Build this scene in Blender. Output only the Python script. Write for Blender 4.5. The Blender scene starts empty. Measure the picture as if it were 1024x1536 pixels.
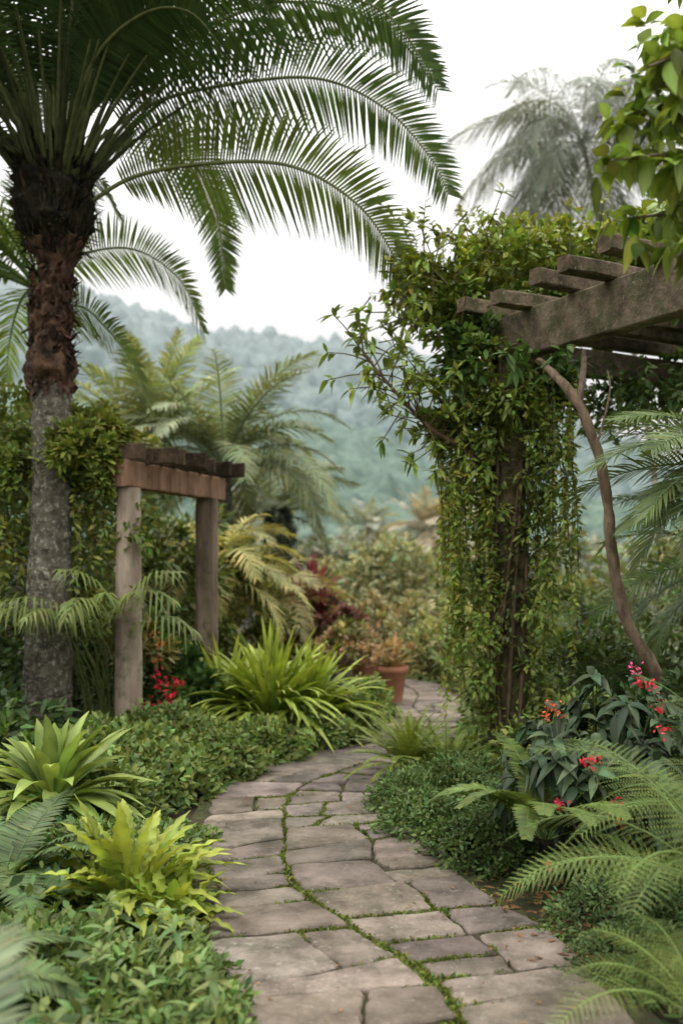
import bpy, math
import numpy as np
from mathutils import Vector, noise as mn
rng=np.random.default_rng(11)
Z=np.array([0,0,1.0])

# ---------------------------------------------------------------- utilities
def norm(a):
    a=np.asarray(a,float)
    return a/np.maximum(np.linalg.norm(a,axis=-1,keepdims=True),1e-9)
def arr(c): return np.asarray(c,float)

class MB:
    def __init__(s,name):
        s.name=name;s.V=[];s.F=[];s.C=[];s.M=[];s.S=[];s.n=0;s.mats=[]
    def add(s,V,F,C,mat,smooth=True):
        V=arr(V).reshape(-1,3);F=np.asarray(F,int).reshape(-1,4)
        C=arr(C)
        if C.ndim==1: C=np.tile(C,(len(V),1))
        if mat not in s.mats: s.mats.append(mat)
        s.V.append(V);s.F.append(F+s.n);s.C.append(C);s.M.append(np.full(len(F),s.mats.index(mat)));s.S.append(np.full(len(F),smooth))
        s.n+=len(V)
    def build(s):
        V=np.concatenate(s.V);F=np.concatenate(s.F);C=np.concatenate(s.C);M=np.concatenate(s.M)
        me=bpy.data.meshes.new(s.name)
        me.vertices.add(len(V));me.vertices.foreach_set('co',V.ravel())
        me.loops.add(len(F)*4);me.loops.foreach_set('vertex_index',F.ravel().astype(np.int32))
        me.polygons.add(len(F));me.polygons.foreach_set('loop_start',np.arange(0,len(F)*4,4,dtype=np.int32))
        for m in s.mats: me.materials.append(m)
        me.polygons.foreach_set('material_index',M.astype(np.int32))
        me.polygons.foreach_set('use_smooth',np.concatenate(s.S))
        me.update(calc_edges=True)
        a=me.color_attributes.new('Col','FLOAT_COLOR','POINT')
        CC=np.ones((len(V),4));CC[:,:3]=np.clip(C,0,2);a.data.foreach_set('color',CC.ravel())
        o=bpy.data.objects.new(s.name,me);bpy.context.collection.objects.link(o)
        return o

# ---------------------------------------------------------------- materials
def newmat(name):
    m=bpy.data.materials.new(name);m.use_nodes=True
    nt=m.node_tree;nt.nodes.clear()
    return m,nt,nt.nodes,nt.links
def leafmat(name,trans=.25,rough=.5,spec=.3,nscale=9,tint=(1.2,1.12,.6),gain=(1.50,1.30,1.18)):
    m,nt,N,L=newmat(name)
    out=N.new('ShaderNodeOutputMaterial');at=N.new('ShaderNodeAttribute');at.attribute_name='Col'
    tc=N.new('ShaderNodeTexCoord');nz=N.new('ShaderNodeTexNoise');nz.inputs['Scale'].default_value=nscale;nz.inputs['Detail'].default_value=1
    L.new(tc.outputs['Object'],nz.inputs['Vector'])
    mr=N.new('ShaderNodeMapRange');mr.inputs[1].default_value=.3;mr.inputs[2].default_value=.7;mr.inputs[3].default_value=.75;mr.inputs[4].default_value=1.25
    L.new(nz.outputs[0],mr.inputs[0])
    vg=N.new('ShaderNodeVectorMath');vg.operation='MULTIPLY';vg.inputs[1].default_value=gain;L.new(at.outputs['Color'],vg.inputs[0])
    vm=N.new('ShaderNodeVectorMath');vm.operation='SCALE'
    L.new(vg.outputs[0],vm.inputs[0]);L.new(mr.outputs[0],vm.inputs['Scale'])
    p=N.new('ShaderNodeBsdfPrincipled');p.inputs['Roughness'].default_value=rough;p.inputs['Specular IOR Level'].default_value=spec
    L.new(vm.outputs[0],p.inputs['Base Color'])
    t=N.new('ShaderNodeBsdfTranslucent');v2=N.new('ShaderNodeVectorMath');v2.operation='MULTIPLY';v2.inputs[1].default_value=tint
    L.new(vm.outputs[0],v2.inputs[0]);L.new(v2.outputs[0],t.inputs['Color'])
    mx=N.new('ShaderNodeMixShader');mx.inputs[0].default_value=trans
    L.new(p.outputs[0],mx.inputs[1]);L.new(t.outputs[0],mx.inputs[2]);L.new(mx.outputs[0],out.inputs[0])
    return m
def roughmat(name,ca,cb,scale=8,detail=5,rough=.9,bump=.4,bscale=30,spots=None,useattr=False,stretch=(1,1,1),spscale=14,spthr=(.55,.62),bdist=.02,spec=.2,spots2=None):
    m,nt,N,L=newmat(name)
    out=N.new('ShaderNodeOutputMaterial');p=N.new('ShaderNodeBsdfPrincipled')
    p.inputs['Roughness'].default_value=rough;p.inputs['Specular IOR Level'].default_value=spec
    tc=N.new('ShaderNodeTexCoord');mp=N.new('ShaderNodeMapping');mp.inputs['Scale'].default_value=stretch
    L.new(tc.outputs['Object'],mp.inputs['Vector'])
    n1=N.new('ShaderNodeTexNoise');n1.inputs['Scale'].default_value=scale;n1.inputs['Detail'].default_value=detail;n1.inputs['Roughness'].default_value=.65
    L.new(mp.outputs[0],n1.inputs['Vector'])
    cr=N.new('ShaderNodeValToRGB');cr.color_ramp.elements[0].position=.34;cr.color_ramp.elements[1].position=.68
    cr.color_ramp.elements[0].color=(*ca,1);cr.color_ramp.elements[1].color=(*cb,1)
    L.new(n1.outputs[0],cr.inputs[0]);col=cr.outputs[0]
    for sp_,sc_,th_,off in ((spots,spscale,spthr,0),(spots2,spscale*7,(.58,.7),5)):
        if not sp_: continue
        n2=N.new('ShaderNodeTexNoise');n2.inputs['Scale'].default_value=sc_;n2.inputs['Detail'].default_value=5;n2.inputs['Roughness'].default_value=.7
        L.new(tc.outputs['Object'],n2.inputs['Vector'])
        mr=N.new('ShaderNodeMapRange');mr.inputs[1].default_value=th_[0];mr.inputs[2].default_value=th_[1]
        L.new(n2.outputs[0],mr.inputs[0])
        mx=N.new('ShaderNodeMix');mx.data_type='RGBA';mx.inputs[7].default_value=(*sp_,1)
        L.new(mr.outputs[0],mx.inputs[0]);L.new(col,mx.inputs[6]);col=mx.outputs[2]
    if useattr:
        at=N.new('ShaderNodeAttribute');at.attribute_name='Col'
        vm=N.new('ShaderNodeVectorMath');vm.operation='MULTIPLY'
        L.new(col,vm.inputs[0]);L.new(at.outputs['Color'],vm.inputs[1]);col=vm.outputs[0]
    L.new(col,p.inputs['Base Color'])
    if bump:
        n3=N.new('ShaderNodeTexNoise');n3.inputs['Scale'].default_value=bscale;n3.inputs['Detail'].default_value=5;n3.inputs['Roughness'].default_value=.7
        L.new(mp.outputs[0],n3.inputs['Vector'])
        b=N.new('ShaderNodeBump');b.inputs['Strength'].default_value=bump;b.inputs['Distance'].default_value=bdist
        L.new(n3.outputs[0],b.inputs['Height']);L.new(b.outputs[0],p.inputs['Normal'])
    L.new(p.outputs[0],out.inputs[0])
    return m
LEAF=leafmat('leaf')
PALM=leafmat('palm_leaf',trans=.28,rough=.5,spec=.25,nscale=4)
GLOSS=leafmat('glossy_leaf',trans=.15,rough=.42,spec=.25)
PETAL=leafmat('petal',trans=.3,rough=.6,spec=.2,tint=(1.1,.8,.8),gain=(1.2,1,1))
STEM=roughmat('stem',(.8,.8,.8),(1.25,1.2,1.1),useattr=True,scale=20,detail=1,bump=0,rough=.7)
BARK=roughmat('bark',(.06,.052,.040),(.18,.165,.135),scale=14,bscale=26,bump=1,bdist=.04,spots=(.36,.36,.30),spscale=26,spthr=(.52,.66),useattr=True)
RBARK=roughmat('rough_bark',(.022,.014,.010),(.18,.095,.06),scale=9,bscale=22,bump=1,bdist=.06,useattr=True,stretch=(1,1,.5))
TWIG=roughmat('twig_bark',(.08,.06,.042),(.24,.18,.13),scale=18,bscale=40,bump=.8,useattr=True,stretch=(1,1,.4))
STONE=roughmat('flagstone',(.115,.09,.068),(.35,.29,.235),scale=4.5,bscale=42,bump=.9,bdist=.018,detail=8,spots=(.07,.062,.042),spscale=3.5,spthr=(.48,.72),useattr=True,rough=.78,spec=.3,spots2=(.32,.29,.24))
CONC=roughmat('weathered_concrete',(.17,.135,.11),(.42,.36,.30),scale=5,bscale=40,bump=.4,spots=(.075,.08,.05),spscale=5,spthr=(.54,.72),stretch=(1.6,1.6,.35),useattr=True)
WOOD=roughmat('weathered_wood',(.05,.041,.030),(.22,.18,.135),scale=7,bscale=30,bump=1,spots=(.06,.07,.033),spscale=6,spthr=(.48,.66),useattr=True,spots2=(.26,.24,.19))
SOIL=roughmat('soil',(.025,.018,.012),(.07,.05,.03),scale=3,bscale=40,bump=.8,spots=(.04,.055,.02),spscale=1.2,spthr=(.45,.6))
MOSSM=roughmat('moss_bed',(.035,.035,.018),(.09,.11,.03),scale=20,bscale=90,bump=1,bdist=.01,spots=(.06,.045,.03),spscale=9,spthr=(.45,.58))
TERRA=roughmat('terracotta',(.40,.16,.10),(.52,.26,.17),scale=8,bscale=40,bump=.2)

GD=(.022,.055,.020);GM=(.045,.105,.028);GB=(.11,.21,.035);GY=(.24,.34,.045)

# ---------------------------------------------------------------- shapes
def curve(pts,m):
    p=arr(pts);p=np.vstack([2*p[0]-p[1],p,2*p[-1]-p[-2]])
    out=[]
    for i in range(1,len(p)-2):
        t=np.linspace(0,1,12,endpoint=False)[:,None]
        a,b,c,d=p[i-1],p[i],p[i+1],p[i+2]
        out.append(.5*((2*b)+(-a+c)*t+(2*a-5*b+4*c-d)*t**2+(-a+3*b-3*c+d)*t**3))
    q=np.vstack(out+[p[-2][None]])
    s=np.concatenate([[0],np.cumsum(np.linalg.norm(np.diff(q,axis=0),axis=1))])
    u=np.linspace(0,s[-1],m)
    c=np.stack([np.interp(u,s,q[:,i]) for i in range(3)],1)
    return c,norm(np.gradient(c,axis=0)),s[-1]
def jcol(col,n,j=.2,h=.08):
    c=np.tile(arr(col),(n,1))*(1+rng.normal(0,j,(n,1))).clip(.4,1.8)
    c[:,0]*=(1+rng.normal(0,h*1.6,n)).clip(.6,1.6)
    return c.clip(0,1)
def blades(mb,P,D,L,W,N,mat,col,droop=0.,k=3,prof='leaf',fold=0.,wave=0.,tipcol=None,wf=26.):
    P=arr(P);n=len(P)
    if n==0: return
    D=norm(D);L=np.broadcast_to(arr(L),(n,));W=np.broadcast_to(arr(W),(n,));droop=np.broadcast_to(arr(droop),(n,))
    N=np.broadcast_to(arr(N),(n,3));S=norm(np.cross(D,N)+1e-6);N2=np.cross(S,D)
    t=np.linspace(0,1,k+1)
    if prof=='leaf': w=np.sin(np.pi*np.clip(t,0.04,1)**.8);w[-1]=0.02
    elif prof=='tiny': w=np.sin(np.pi*np.clip(t,0.08,1)**.85);w[-1]=.05
    elif prof=='strap': w=(.55+.45*np.sin(np.pi*t*.9))*(1-t**5);w[-1]=.02
    elif prof=='leaflet': w=(.6+.4*np.sin(np.pi*t))*(1-t**3);w[-1]=.03
    elif prof=='obov': w=np.sin(np.pi*np.clip(t,.03,1)**1.25);w[-1]=.05;w=np.maximum(w,.14*(t<.9))
    C=P[:,None]+D[:,None]*(L[:,None]*t)[...,None]
    C[...,2]-=(droop*L)[:,None]*t**2
    hw=(W[:,None]*.5*w)[...,None]
    if wave:
        ph=rng.uniform(0,6,n)[:,None]
        wv=np.sin(t*wf*2+ph)*wave
        hwR=hw*(1+wv[...,None]);hwL=hw*(1-wv[...,None]*.8)
        off=(np.cos(t*wf+ph)*wave*.8*W[:,None]*w)[...,None]*N2[:,None]
    else: hwR=hwL=hw;off=0
    if fold:
        up=N2[:,None]*hw*fold
        V=np.stack([C-S[:,None]*hwL+up+off,C,C+S[:,None]*hwR+up-off],2)
        a=3
    else:
        V=np.stack([C-S[:,None]*hwL+off,C+S[:,None]*hwR-off],2);a=2
    idx=np.arange(n*(k+1)*a).reshape(n,k+1,a)
    F=np.stack([idx[:,:-1,:-1],idx[:,:-1,1:],idx[:,1:,1:],idx[:,1:,:-1]],-1)
    col=arr(col)
    if col.ndim==1: col=jcol(col,n)
    cc=np.broadcast_to(col[:,None,None,:],(n,k+1,a,3)).copy()
    if tipcol is not None:
        f=(t**1.5)[None,:,None,None];cc=cc*(1-f)+arr(tipcol)*f*cc.mean(-1,keepdims=True)/max(arr(col).mean(),1e-4)
    if a==3: cc[:,:,1]*=1.25
    mb.add(V.reshape(-1,3),F.reshape(-1,4),cc.reshape(-1,3),mat)
def tube(mb,pts,rad,mat,col=(1,1,1),seg=8,m=None,disp=0.,dscale=6.):
    pts=arr(pts)
    if m is None: m=len(pts)*4
    if len(pts)>2: c,T,_=curve(pts,m)
    else:
        c=pts[0]+(pts[1]-pts[0])*np.linspace(0,1,m)[:,None];T=np.tile(norm(pts[1]-pts[0]),(m,1))
    r=np.interp(np.linspace(0,1,m),np.linspace(0,1,len(rad)),rad)
    ref=np.array([0.,1,0]) if abs(T[:,1]).max()<.9 else np.array([1.,0,0.3])
    A=norm(np.cross(T,ref));B=np.cross(T,A)
    an=np.linspace(0,2*np.pi,seg,endpoint=False)
    ring=A[:,None]*np.cos(an)[None,:,None]+B[:,None]*np.sin(an)[None,:,None]
    rr=np.broadcast_to(r[:,None],(m,seg)).copy()
    if disp:
        for i in range(m):
            for j in range(seg):
                q=(c[i]+ring[i,j]*r[i])*dscale
                rr[i,j]+=disp*(mn.noise(Vector(q))+.5*mn.noise(Vector(q*2.7)))
    V=c[:,None]+ring*rr[...,None]
    idx=np.arange(m*seg).reshape(m,seg);nx=np.roll(idx,-1,1)
    F=np.stack([idx[:-1],nx[:-1],nx[1:],idx[1:]],-1)
    mb.add(V.reshape(-1,3),F.reshape(-1,4),col,mat)
def beam(mb,a,b,w,h,mat,col=(1,1,1),m=14,j=.004,ch=.008):
    a=arr(a);b=arr(b);T=norm(b-a)
    S=norm(np.cross(T,Z)) if abs(T[2])<.9 else np.array([1.,0,0]);U=np.cross(S,T)
    x,y=w/2,h/2
    pr=[(-x+ch,-y),(x-ch,-y),(x,-y+ch),(x,y-ch),(x-ch,y),(-x+ch,y),(-x,y-ch),(-x,-y+ch)]
    c=a+(b-a)*np.linspace(0,1,m)[:,None]
    V=np.stack([c+S*p[0]+U*p[1] for p in pr],1)
    V=V+rng.normal(0,j,V.shape)*.35+rng.normal(0,j,(m,1,3))*.4
    idx=np.arange(m*8).reshape(m,8);nx=np.roll(idx,-1,1)
    F=np.stack([idx[:-1],nx[:-1],nx[1:],idx[1:]],-1).reshape(-1,4)
    caps=[]
    for e,rv in ((0,True),((m-1)*8,False)):
        for q in ((0,1,2,3),(3,4,7,0),(4,5,6,7)):
            q=[e+i for i in q];caps.append(q[::-1] if rv else q)
    mb.add(V.reshape(-1,3),np.vstack([F,caps]),col,mat,smooth=False)
def arc(base,az,el,ln,bend,m=7,tw=0.):
    p=arr(base).copy();out=[p.copy()];st=ln/(m-1)
    for i in range(m-1):
        e=el-bend*((i+.5)/(m-1))**1.3
        out.append(out[-1]+st*np.array([math.cos(az+tw*i/m)*math.cos(e),math.sin(az+tw*i/m)*math.cos(e),math.sin(e)]))
    return np.array(out)
def frond(mb,pts,nl=60,ll=.5,lw=.025,roll=0.,a0=65,a1=35,droop=.2,vup=.2,t0=.1,col=GM,mat=None,rr=.015,sub=0,jit=.05,k=3,rcol=None,env=None,subw=1.,subl=.8):
    mat=mat or PALM
    c,T,ln=curve(pts,nl)
    H=arr(pts[-1])-arr(pts[0]);H=H*np.array([1,1,0]);
    if np.linalg.norm(H)<1e-3: H=np.array([1.,0,0])
    side=norm(np.cross(norm(H),Z));nr=norm(np.cross(np.broadcast_to(side,T.shape),T))
    s=math.cos(roll)*side+math.sin(roll)*nr;n=-math.sin(roll)*side+math.cos(roll)*nr
    t=np.linspace(0,1,nl);ok=t>=t0;tt=(t[ok]-t0)/(1-t0)
    e=(np.clip(tt/.22,0,1)*.75+.25)*(1-.72*tt**2.5) if env is None else env(tt)
    a=np.radians(a0+(a1-a0)*tt)
    rc=rcol if rcol is not None else arr(col)*1.3+.01
    tube(mb,pts,[rr,rr*.7,rr*.2],STEM,rc,seg=5,m=max(12,nl//3))
    for sg in (-1,1):
        m=ok.sum()
        D=sg*s[ok]*np.sin(a)[:,None]+T[ok]*np.cos(a)[:,None]+n[ok]*(vup+rng.normal(0,jit,(m,1)))+rng.normal(0,jit,(m,3))
        D=norm(D);L=ll*e*(1+rng.normal(0,.05,m))
        P=c[ok]
        if not sub:
            blades(mb,P,D,L,lw,n[ok]-.3*sg*s[ok],mat,jcol(col,m,.16,.06),droop=droop*(1+rng.normal(0,.25,m)),k=k,prof='leaflet')
        else:
            q=np.linspace(.06,1,sub)
            PP=P[:,None]+D[:,None]*(L[:,None]*q)[...,None];PP[...,2]-=(droop*L)[:,None]*q**2
            S2=norm(np.cross(D,n[ok]))
            cc=jcol(col,m,.12,.05)
            for s2 in (-1,1):
                D2=norm(s2*S2[:,None]*.9+D[:,None]*.45+0*PP)
                L2=(lw*(1-.75*q**1.6)[None]*e[:,None]).ravel()
                nn=np.repeat(n[ok],sub,0)
                blades(mb,PP.reshape(-1,3),D2.reshape(-1,3),L2,ll/sub*subl,nn,mat,np.repeat(cc,sub,0),k=1 if lw<.012 else 2,prof='tiny' if lw>=.012 else 'leaflet',droop=.1)
def clump_cloud(mb,c,r,n,L,W,col,mat,clumps=40,cr=.3,up=.35,droop=.25,zmin=-.6,k=2,prof='tiny',fold=0.,cj=.25,inner=.55):
    c=arr(c);r=arr(r) if np.ndim(r) else np.array([r,r,r])
    d=norm(rng.normal(0,1,(clumps*3,3)));d=d[d[:,2]>zmin][:clumps];q=len(d)
    rad=rng.uniform(inner,1.02,(q,1))
    cc=c+d*r*rad
    ci=rng.integers(0,q,n);cs=cr*r.mean()*rng.uniform(.6,1.3,q)
    off=rng.normal(0,1,(n,3));off=norm(off)*rng.uniform(.2,1,(n,1))
    P=cc[ci]+off*cs[ci][:,None]*np.array([1,1,.75])
    out=norm(off+d[ci]*.8)
    D=norm(out+rng.normal(0,.45,(n,3))+Z*up)
    N=norm(Z*.8+out*.5+rng.normal(0,.35,(n,3)))
    f=rng.normal(1,cj,q).clip(.5,1.6)
    C=jcol(col,n,.18,.1)*f[ci][:,None]
    blades(mb,P,D,L*rng.uniform(.65,1.25,n),W*rng.uniform(.75,1.2,n),N,mat,C,droop=droop,k=k,prof=prof,fold=fold)
def mound(mb,c,r,n,L,W,col,mat,k=2,prof='tiny',droop=.2,fold=0.,nz=.18):
    c=arr(c);r=arr(r)
    d=norm(rng.normal(0,1,(n,3)));d[:,2]=abs(d[:,2])
    s=np.array([mn.noise(Vector(x*3.1+c*1.7)) for x in d])
    P=c+d*r*(1+nz*s[:,None]*1.6)*rng.uniform(.80,1.06,(n,1))
    D=norm(d*.8+rng.normal(0,.6,(n,3))+Z*.25)
    C=jcol(col,n,.22,.1)*(1+.5*s[:,None])
    blades(mb,P,D,L*rng.uniform(.6,1.4,n),W*rng.uniform(.8,1.2,n),norm(d+Z*.6+rng.normal(0,.3,(n,3))),mat,C,droop=droop,k=k,prof=prof,fold=fold)
def strands(mb,starts,lens,L,W,col,mat,sp=.03,drift=.06):
    PS=[];DS=[]
    for p,l in zip(starts,lens):
        m=max(3,int(l/sp));t=np.linspace(0,1,m)
        ax=rng.normal(0,drift,2);ph=rng.uniform(0,6)
        q=np.stack([p[0]+ax[0]*t+.02*np.sin(t*9+ph),p[1]+ax[1]*t+.02*np.cos(t*8+ph),p[2]-l*t],1)
        tube(mb,q[[0,m//2,m-1]],[.004,.002],STEM,(.06,.05,.03),seg=3,m=6)
        PS.append(q);PS.append(q)
        h=rng.normal(0,1,(2*m,3));h[:,2]=h[:,2]*.3-.5;DS.append(h)
    P=np.vstack(PS);D=np.vstack(DS);n=len(P)
    blades(mb,P,D,L*rng.uniform(.6,1.3,n),W*rng.uniform(.7,1.2,n),norm(rng.normal(0,1,(n,3))+Z*.5),mat,jcol(col,n,.25,.12),droop=.2,k=2,prof='tiny')
def whorls(mb,P,D,nl,L,W,col,mat,k=4,spread=1.0,droop=.25,fold=.25,prof='leaf',j=.15):
    P=arr(P);D=norm(D);n=len(P)
    pp=np.repeat(P,nl,0);dd=np.repeat(D,nl,0)
    r=rng.normal(0,1,(n*nl,3));r=norm(r-(r*dd).sum(1,keepdims=True)*dd)
    d=norm(dd*rng.uniform(.1,1,(n*nl,1))+r*spread)
    blades(mb,pp-dd*rng.uniform(0,.06,(n*nl,1)),d,L*rng.uniform(.6,1.15,n*nl),W*rng.uniform(.8,1.15,n*nl),norm(Z+dd*.4+rng.normal(0,.2,(n*nl,3))),mat,jcol(col,n*nl,j,.08),droop=droop,k=k,fold=fold,prof=prof)
def rosette(mb,c,n,L,W,col,mat,el0=80,el1=15,droop=.35,k=12,wave=0.,fold=.35,prof='strap',tipcol=None,wf=26.,elj=6,pw=1.):
    i=np.arange(n);f=(i/(n-1))**pw
    az=i*2.39996+rng.normal(0,.2,n);el=np.radians(el0+(el1-el0)*f+rng.normal(0,elj,n))
    D=np.stack([np.cos(az)*np.cos(el),np.sin(az)*np.cos(el),np.sin(el)],1)
    N=np.stack([-np.cos(az)*np.sin(el),-np.sin(az)*np.sin(el),np.cos(el)],1)+rng.normal(0,.15,(n,3))
    P=arr(c)+D*np.array([1,1,0])*.03
    blades(mb,P,D,L*(.7+.4*np.sin(np.pi*(f*.7+.25)))*rng.uniform(.82,1.12,n),W*rng.uniform(.8,1.15,n),N,mat,jcol(col,n,.16,.08),droop=droop*(.4+f)*rng.uniform(.7,1.3,n),k=k,fold=fold,wave=wave,prof=prof,tipcol=tipcol,wf=wf)
def fern(name,c,n,L,el,bend,ll,lw,col,sub=0,az0=0,az1=2*math.pi,nl=34,mat=None,roll=0,elj=.2,rr=.005,k=3):
    mb=MB(name)
    for i in range(n):
        az=az0+(az1-az0)*(i+rng.uniform(-.3,.3))/n
        l=L*rng.uniform(.75,1.1)
        p=arc(arr(c)+np.array([math.cos(az),math.sin(az),0])*.03,az,el+rng.normal(0,elj),l,bend*rng.uniform(.8,1.25),tw=rng.normal(0,.3))
        frond(mb,p,nl=nl,ll=ll*l/L,lw=lw,a0=82,a1=62,droop=.12,vup=.06,t0=.1,col=arr(col)*rng.uniform(.75,1.25),mat=mat or LEAF,rr=rr,sub=sub,jit=.02,k=k,roll=roll+rng.normal(0,.15))
    return mb.build()

# ---------------------------------------------------------------- ground and hills
def grid(name,x0,x1,y0,y1,nx,ny,zf,mat):
    xs=np.linspace(x0,x1,nx);ys=np.linspace(y0,y1,ny)
    X,Y=np.meshgrid(xs,ys);Zz=zf(X,Y)
    V=np.stack([X,Y,Zz],-1).reshape(-1,3);idx=np.arange(nx*ny).reshape(ny,nx)
    F=np.stack([idx[:-1,:-1],idx[:-1,1:],idx[1:,1:],idx[1:,:-1]],-1)
    mb=MB(name);mb.add(V,F,(1,1,1),mat);return mb.build()
grid('ground',-1500,1500,-1000,2000,3,3,lambda X,Y:0*X,SOIL)
def nz2(X,Y,s,o=0):
    return np.array([mn.noise(Vector((x*s,y*s,o))) for x,y in zip(X.ravel(),Y.ravel())]).reshape(X.shape)
def hazy_hillmat(name,ca,cb,top,zt,sc):  # forest mottling with distance haze painted into its pale colours
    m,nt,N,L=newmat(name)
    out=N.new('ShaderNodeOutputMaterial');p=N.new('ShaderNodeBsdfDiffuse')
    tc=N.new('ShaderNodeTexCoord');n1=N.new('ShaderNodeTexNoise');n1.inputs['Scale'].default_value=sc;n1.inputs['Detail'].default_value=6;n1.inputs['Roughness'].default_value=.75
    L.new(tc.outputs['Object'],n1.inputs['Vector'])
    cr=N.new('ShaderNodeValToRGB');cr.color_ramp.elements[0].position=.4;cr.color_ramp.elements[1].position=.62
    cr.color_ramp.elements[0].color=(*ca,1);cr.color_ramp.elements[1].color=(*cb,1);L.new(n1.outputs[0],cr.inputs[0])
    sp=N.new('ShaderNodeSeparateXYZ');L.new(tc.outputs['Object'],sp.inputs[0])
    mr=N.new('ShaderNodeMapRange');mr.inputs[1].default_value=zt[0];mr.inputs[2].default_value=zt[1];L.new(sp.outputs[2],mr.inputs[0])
    mx=N.new('ShaderNodeMix');mx.data_type='RGBA';mx.inputs[7].default_value=(*top,1)  # painted haze colour takes over with height
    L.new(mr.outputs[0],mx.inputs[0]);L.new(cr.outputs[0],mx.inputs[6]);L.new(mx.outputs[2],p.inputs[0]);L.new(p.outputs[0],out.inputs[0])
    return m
def hill(name,y0,y1,xs,hs,x0,x1,mat,bump,nx=420,ny=80):
    def zf(X,Y):
        t=np.clip((Y-y0)/(y1-y0),0,1)
        R=np.interp(X,xs,hs)
        z=R*np.sin(t*np.pi/2)**.8*(1+.14*nz2(X,Y,.03,3))
        b=nz2(X,Y,.33,7)+.6*nz2(X,Y,.75,2)
        return z+bump*b*np.clip(t*6,0,1)-1*(t<=0)
    return grid(name,x0,x1,y0,y1,nx,ny,zf,mat)
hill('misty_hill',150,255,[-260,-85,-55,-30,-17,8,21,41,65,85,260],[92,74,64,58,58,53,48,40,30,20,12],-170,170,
     hazy_hillmat('misty_hill_forest_haze',(.105,.142,.137),(.195,.24,.225),(.28,.315,.32),(24,84),.2),3.2)
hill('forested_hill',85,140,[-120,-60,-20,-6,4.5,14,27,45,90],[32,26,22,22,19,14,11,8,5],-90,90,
     hazy_hillmat('forested_hill_forest_haze',(.068,.103,.088),(.145,.195,.15),(.165,.215,.19),(6,30),.35),1.8)

# ---------------------------------------------------------------- garden path
PC=arr([(.42,1.2,0),(.36,2.4,0),(.30,3.3,0),(.10,4.2,0),(-.08,5,0),(-.27,5.9,0),(-.24,6.7,0),(0,7.5,0),(.42,8.3,0),(.74,9.1,0),(.88,10.1,0),(.93,11.2,0),(.8,12.4,0),(.3,13.6,0)])
pc,pT,plen=curve(PC,400);ps=np.linspace(0,plen,400);pS=np.stack([pT[:,1],-pT[:,0],0*pT[:,0]],1)
HY=[1,3.3,4.5,6,7.5,9,13];HW=[.68,.68,.62,.56,.48,.40,.38]
def hw_at(s):
    y=np.interp(s,ps,pc[:,1]);return np.interp(y,HY,HW)
def onpath(x,y,mg=0.):
    cx=np.interp(y,pc[:,1],pc[:,0]);h=np.interp(y,HY,[.68,.68,.64,.6,.58,.5,.44])
    return abs(x-cx)<h+mg
def pmap(s,w):
    s=np.clip(s,0,plen)
    return np.stack([np.interp(s,ps,pc[:,i])+np.interp(s,ps,pS[:,i])*w for i in range(2)],-1)
base=MB('path_bed')
ss=np.linspace(0,plen,120);hh=hw_at(ss)+.05
Vb=np.stack([np.c_[pmap(ss,-hh),np.full(120,.018)],np.c_[pmap(ss,hh),np.full(120,.018)]],1);ib=np.arange(240).reshape(120,2)
base.add(Vb.reshape(-1,3),np.stack([ib[:-1,0],ib[:-1,1],ib[1:,1],ib[1:,0]],-1),(1,1,1),MOSSM)
bedo=base.build()
sv=[];sf=[];sc=[];edgeP=[]
def lc(s): return .30*hw_at(s)*np.sin(s*1.05+.6)+.05*np.sin(s*3.1)      # joint that wanders along the whole path
def stone(q,cl):
    cen=q.mean(0);ring=[]
    for i in range(4):
        p0,p1=q[i],q[(i+1)%4]
        for t in np.linspace(.03,.97,10): ring.append(p0+(p1-p0)*t)
    ring=arr(ring)
    ring+=np.array([[mn.noise(Vector((*(x*8),cen[1]))),mn.noise(Vector((*(x*8),cen[1]+9)))] for x in ring])*.017+rng.normal(0,.0025,ring.shape)
    cx=np.linalg.norm(ring-cen,axis=1);ring=cen+(ring-cen)*(1-.05*(cx/cx.max())**6)[:,None]
    def put(rg,z): return np.c_[pmap(rg[:,1],rg[:,0]),z]
    hgt=.036+rng.normal(0,.004);tx,ty=rng.normal(0,.010,2)
    zf=lambda zz: zz+(ring[:,0]-cen[0])*tx+(ring[:,1]-cen[1])*ty
    ins=lambda d: cen+(ring-cen)*(1-d/np.maximum(np.linalg.norm(ring-cen,axis=1,keepdims=True),.05))
    rs=[put(ring,np.zeros(len(ring))),put(ring,zf(hgt-.009)),put(ins(.008),zf(hgt-.002)),put(ins(.022),zf(hgt))]
    o=len(sv);m=len(ring)
    for r_ in rs: sv.extend(map(tuple,r_))
    for l in range(3):
        for i in range(m): sf.append((o+l*m+i,o+l*m+(i+1)%m,o+(l+1)*m+(i+1)%m,o+(l+1)*m+i))
    sf.append(tuple(o+3*m+i for i in range(m)))
    sc.extend([(*cl,1)]*(4*m));edgeP.append(rs[1])
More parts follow.
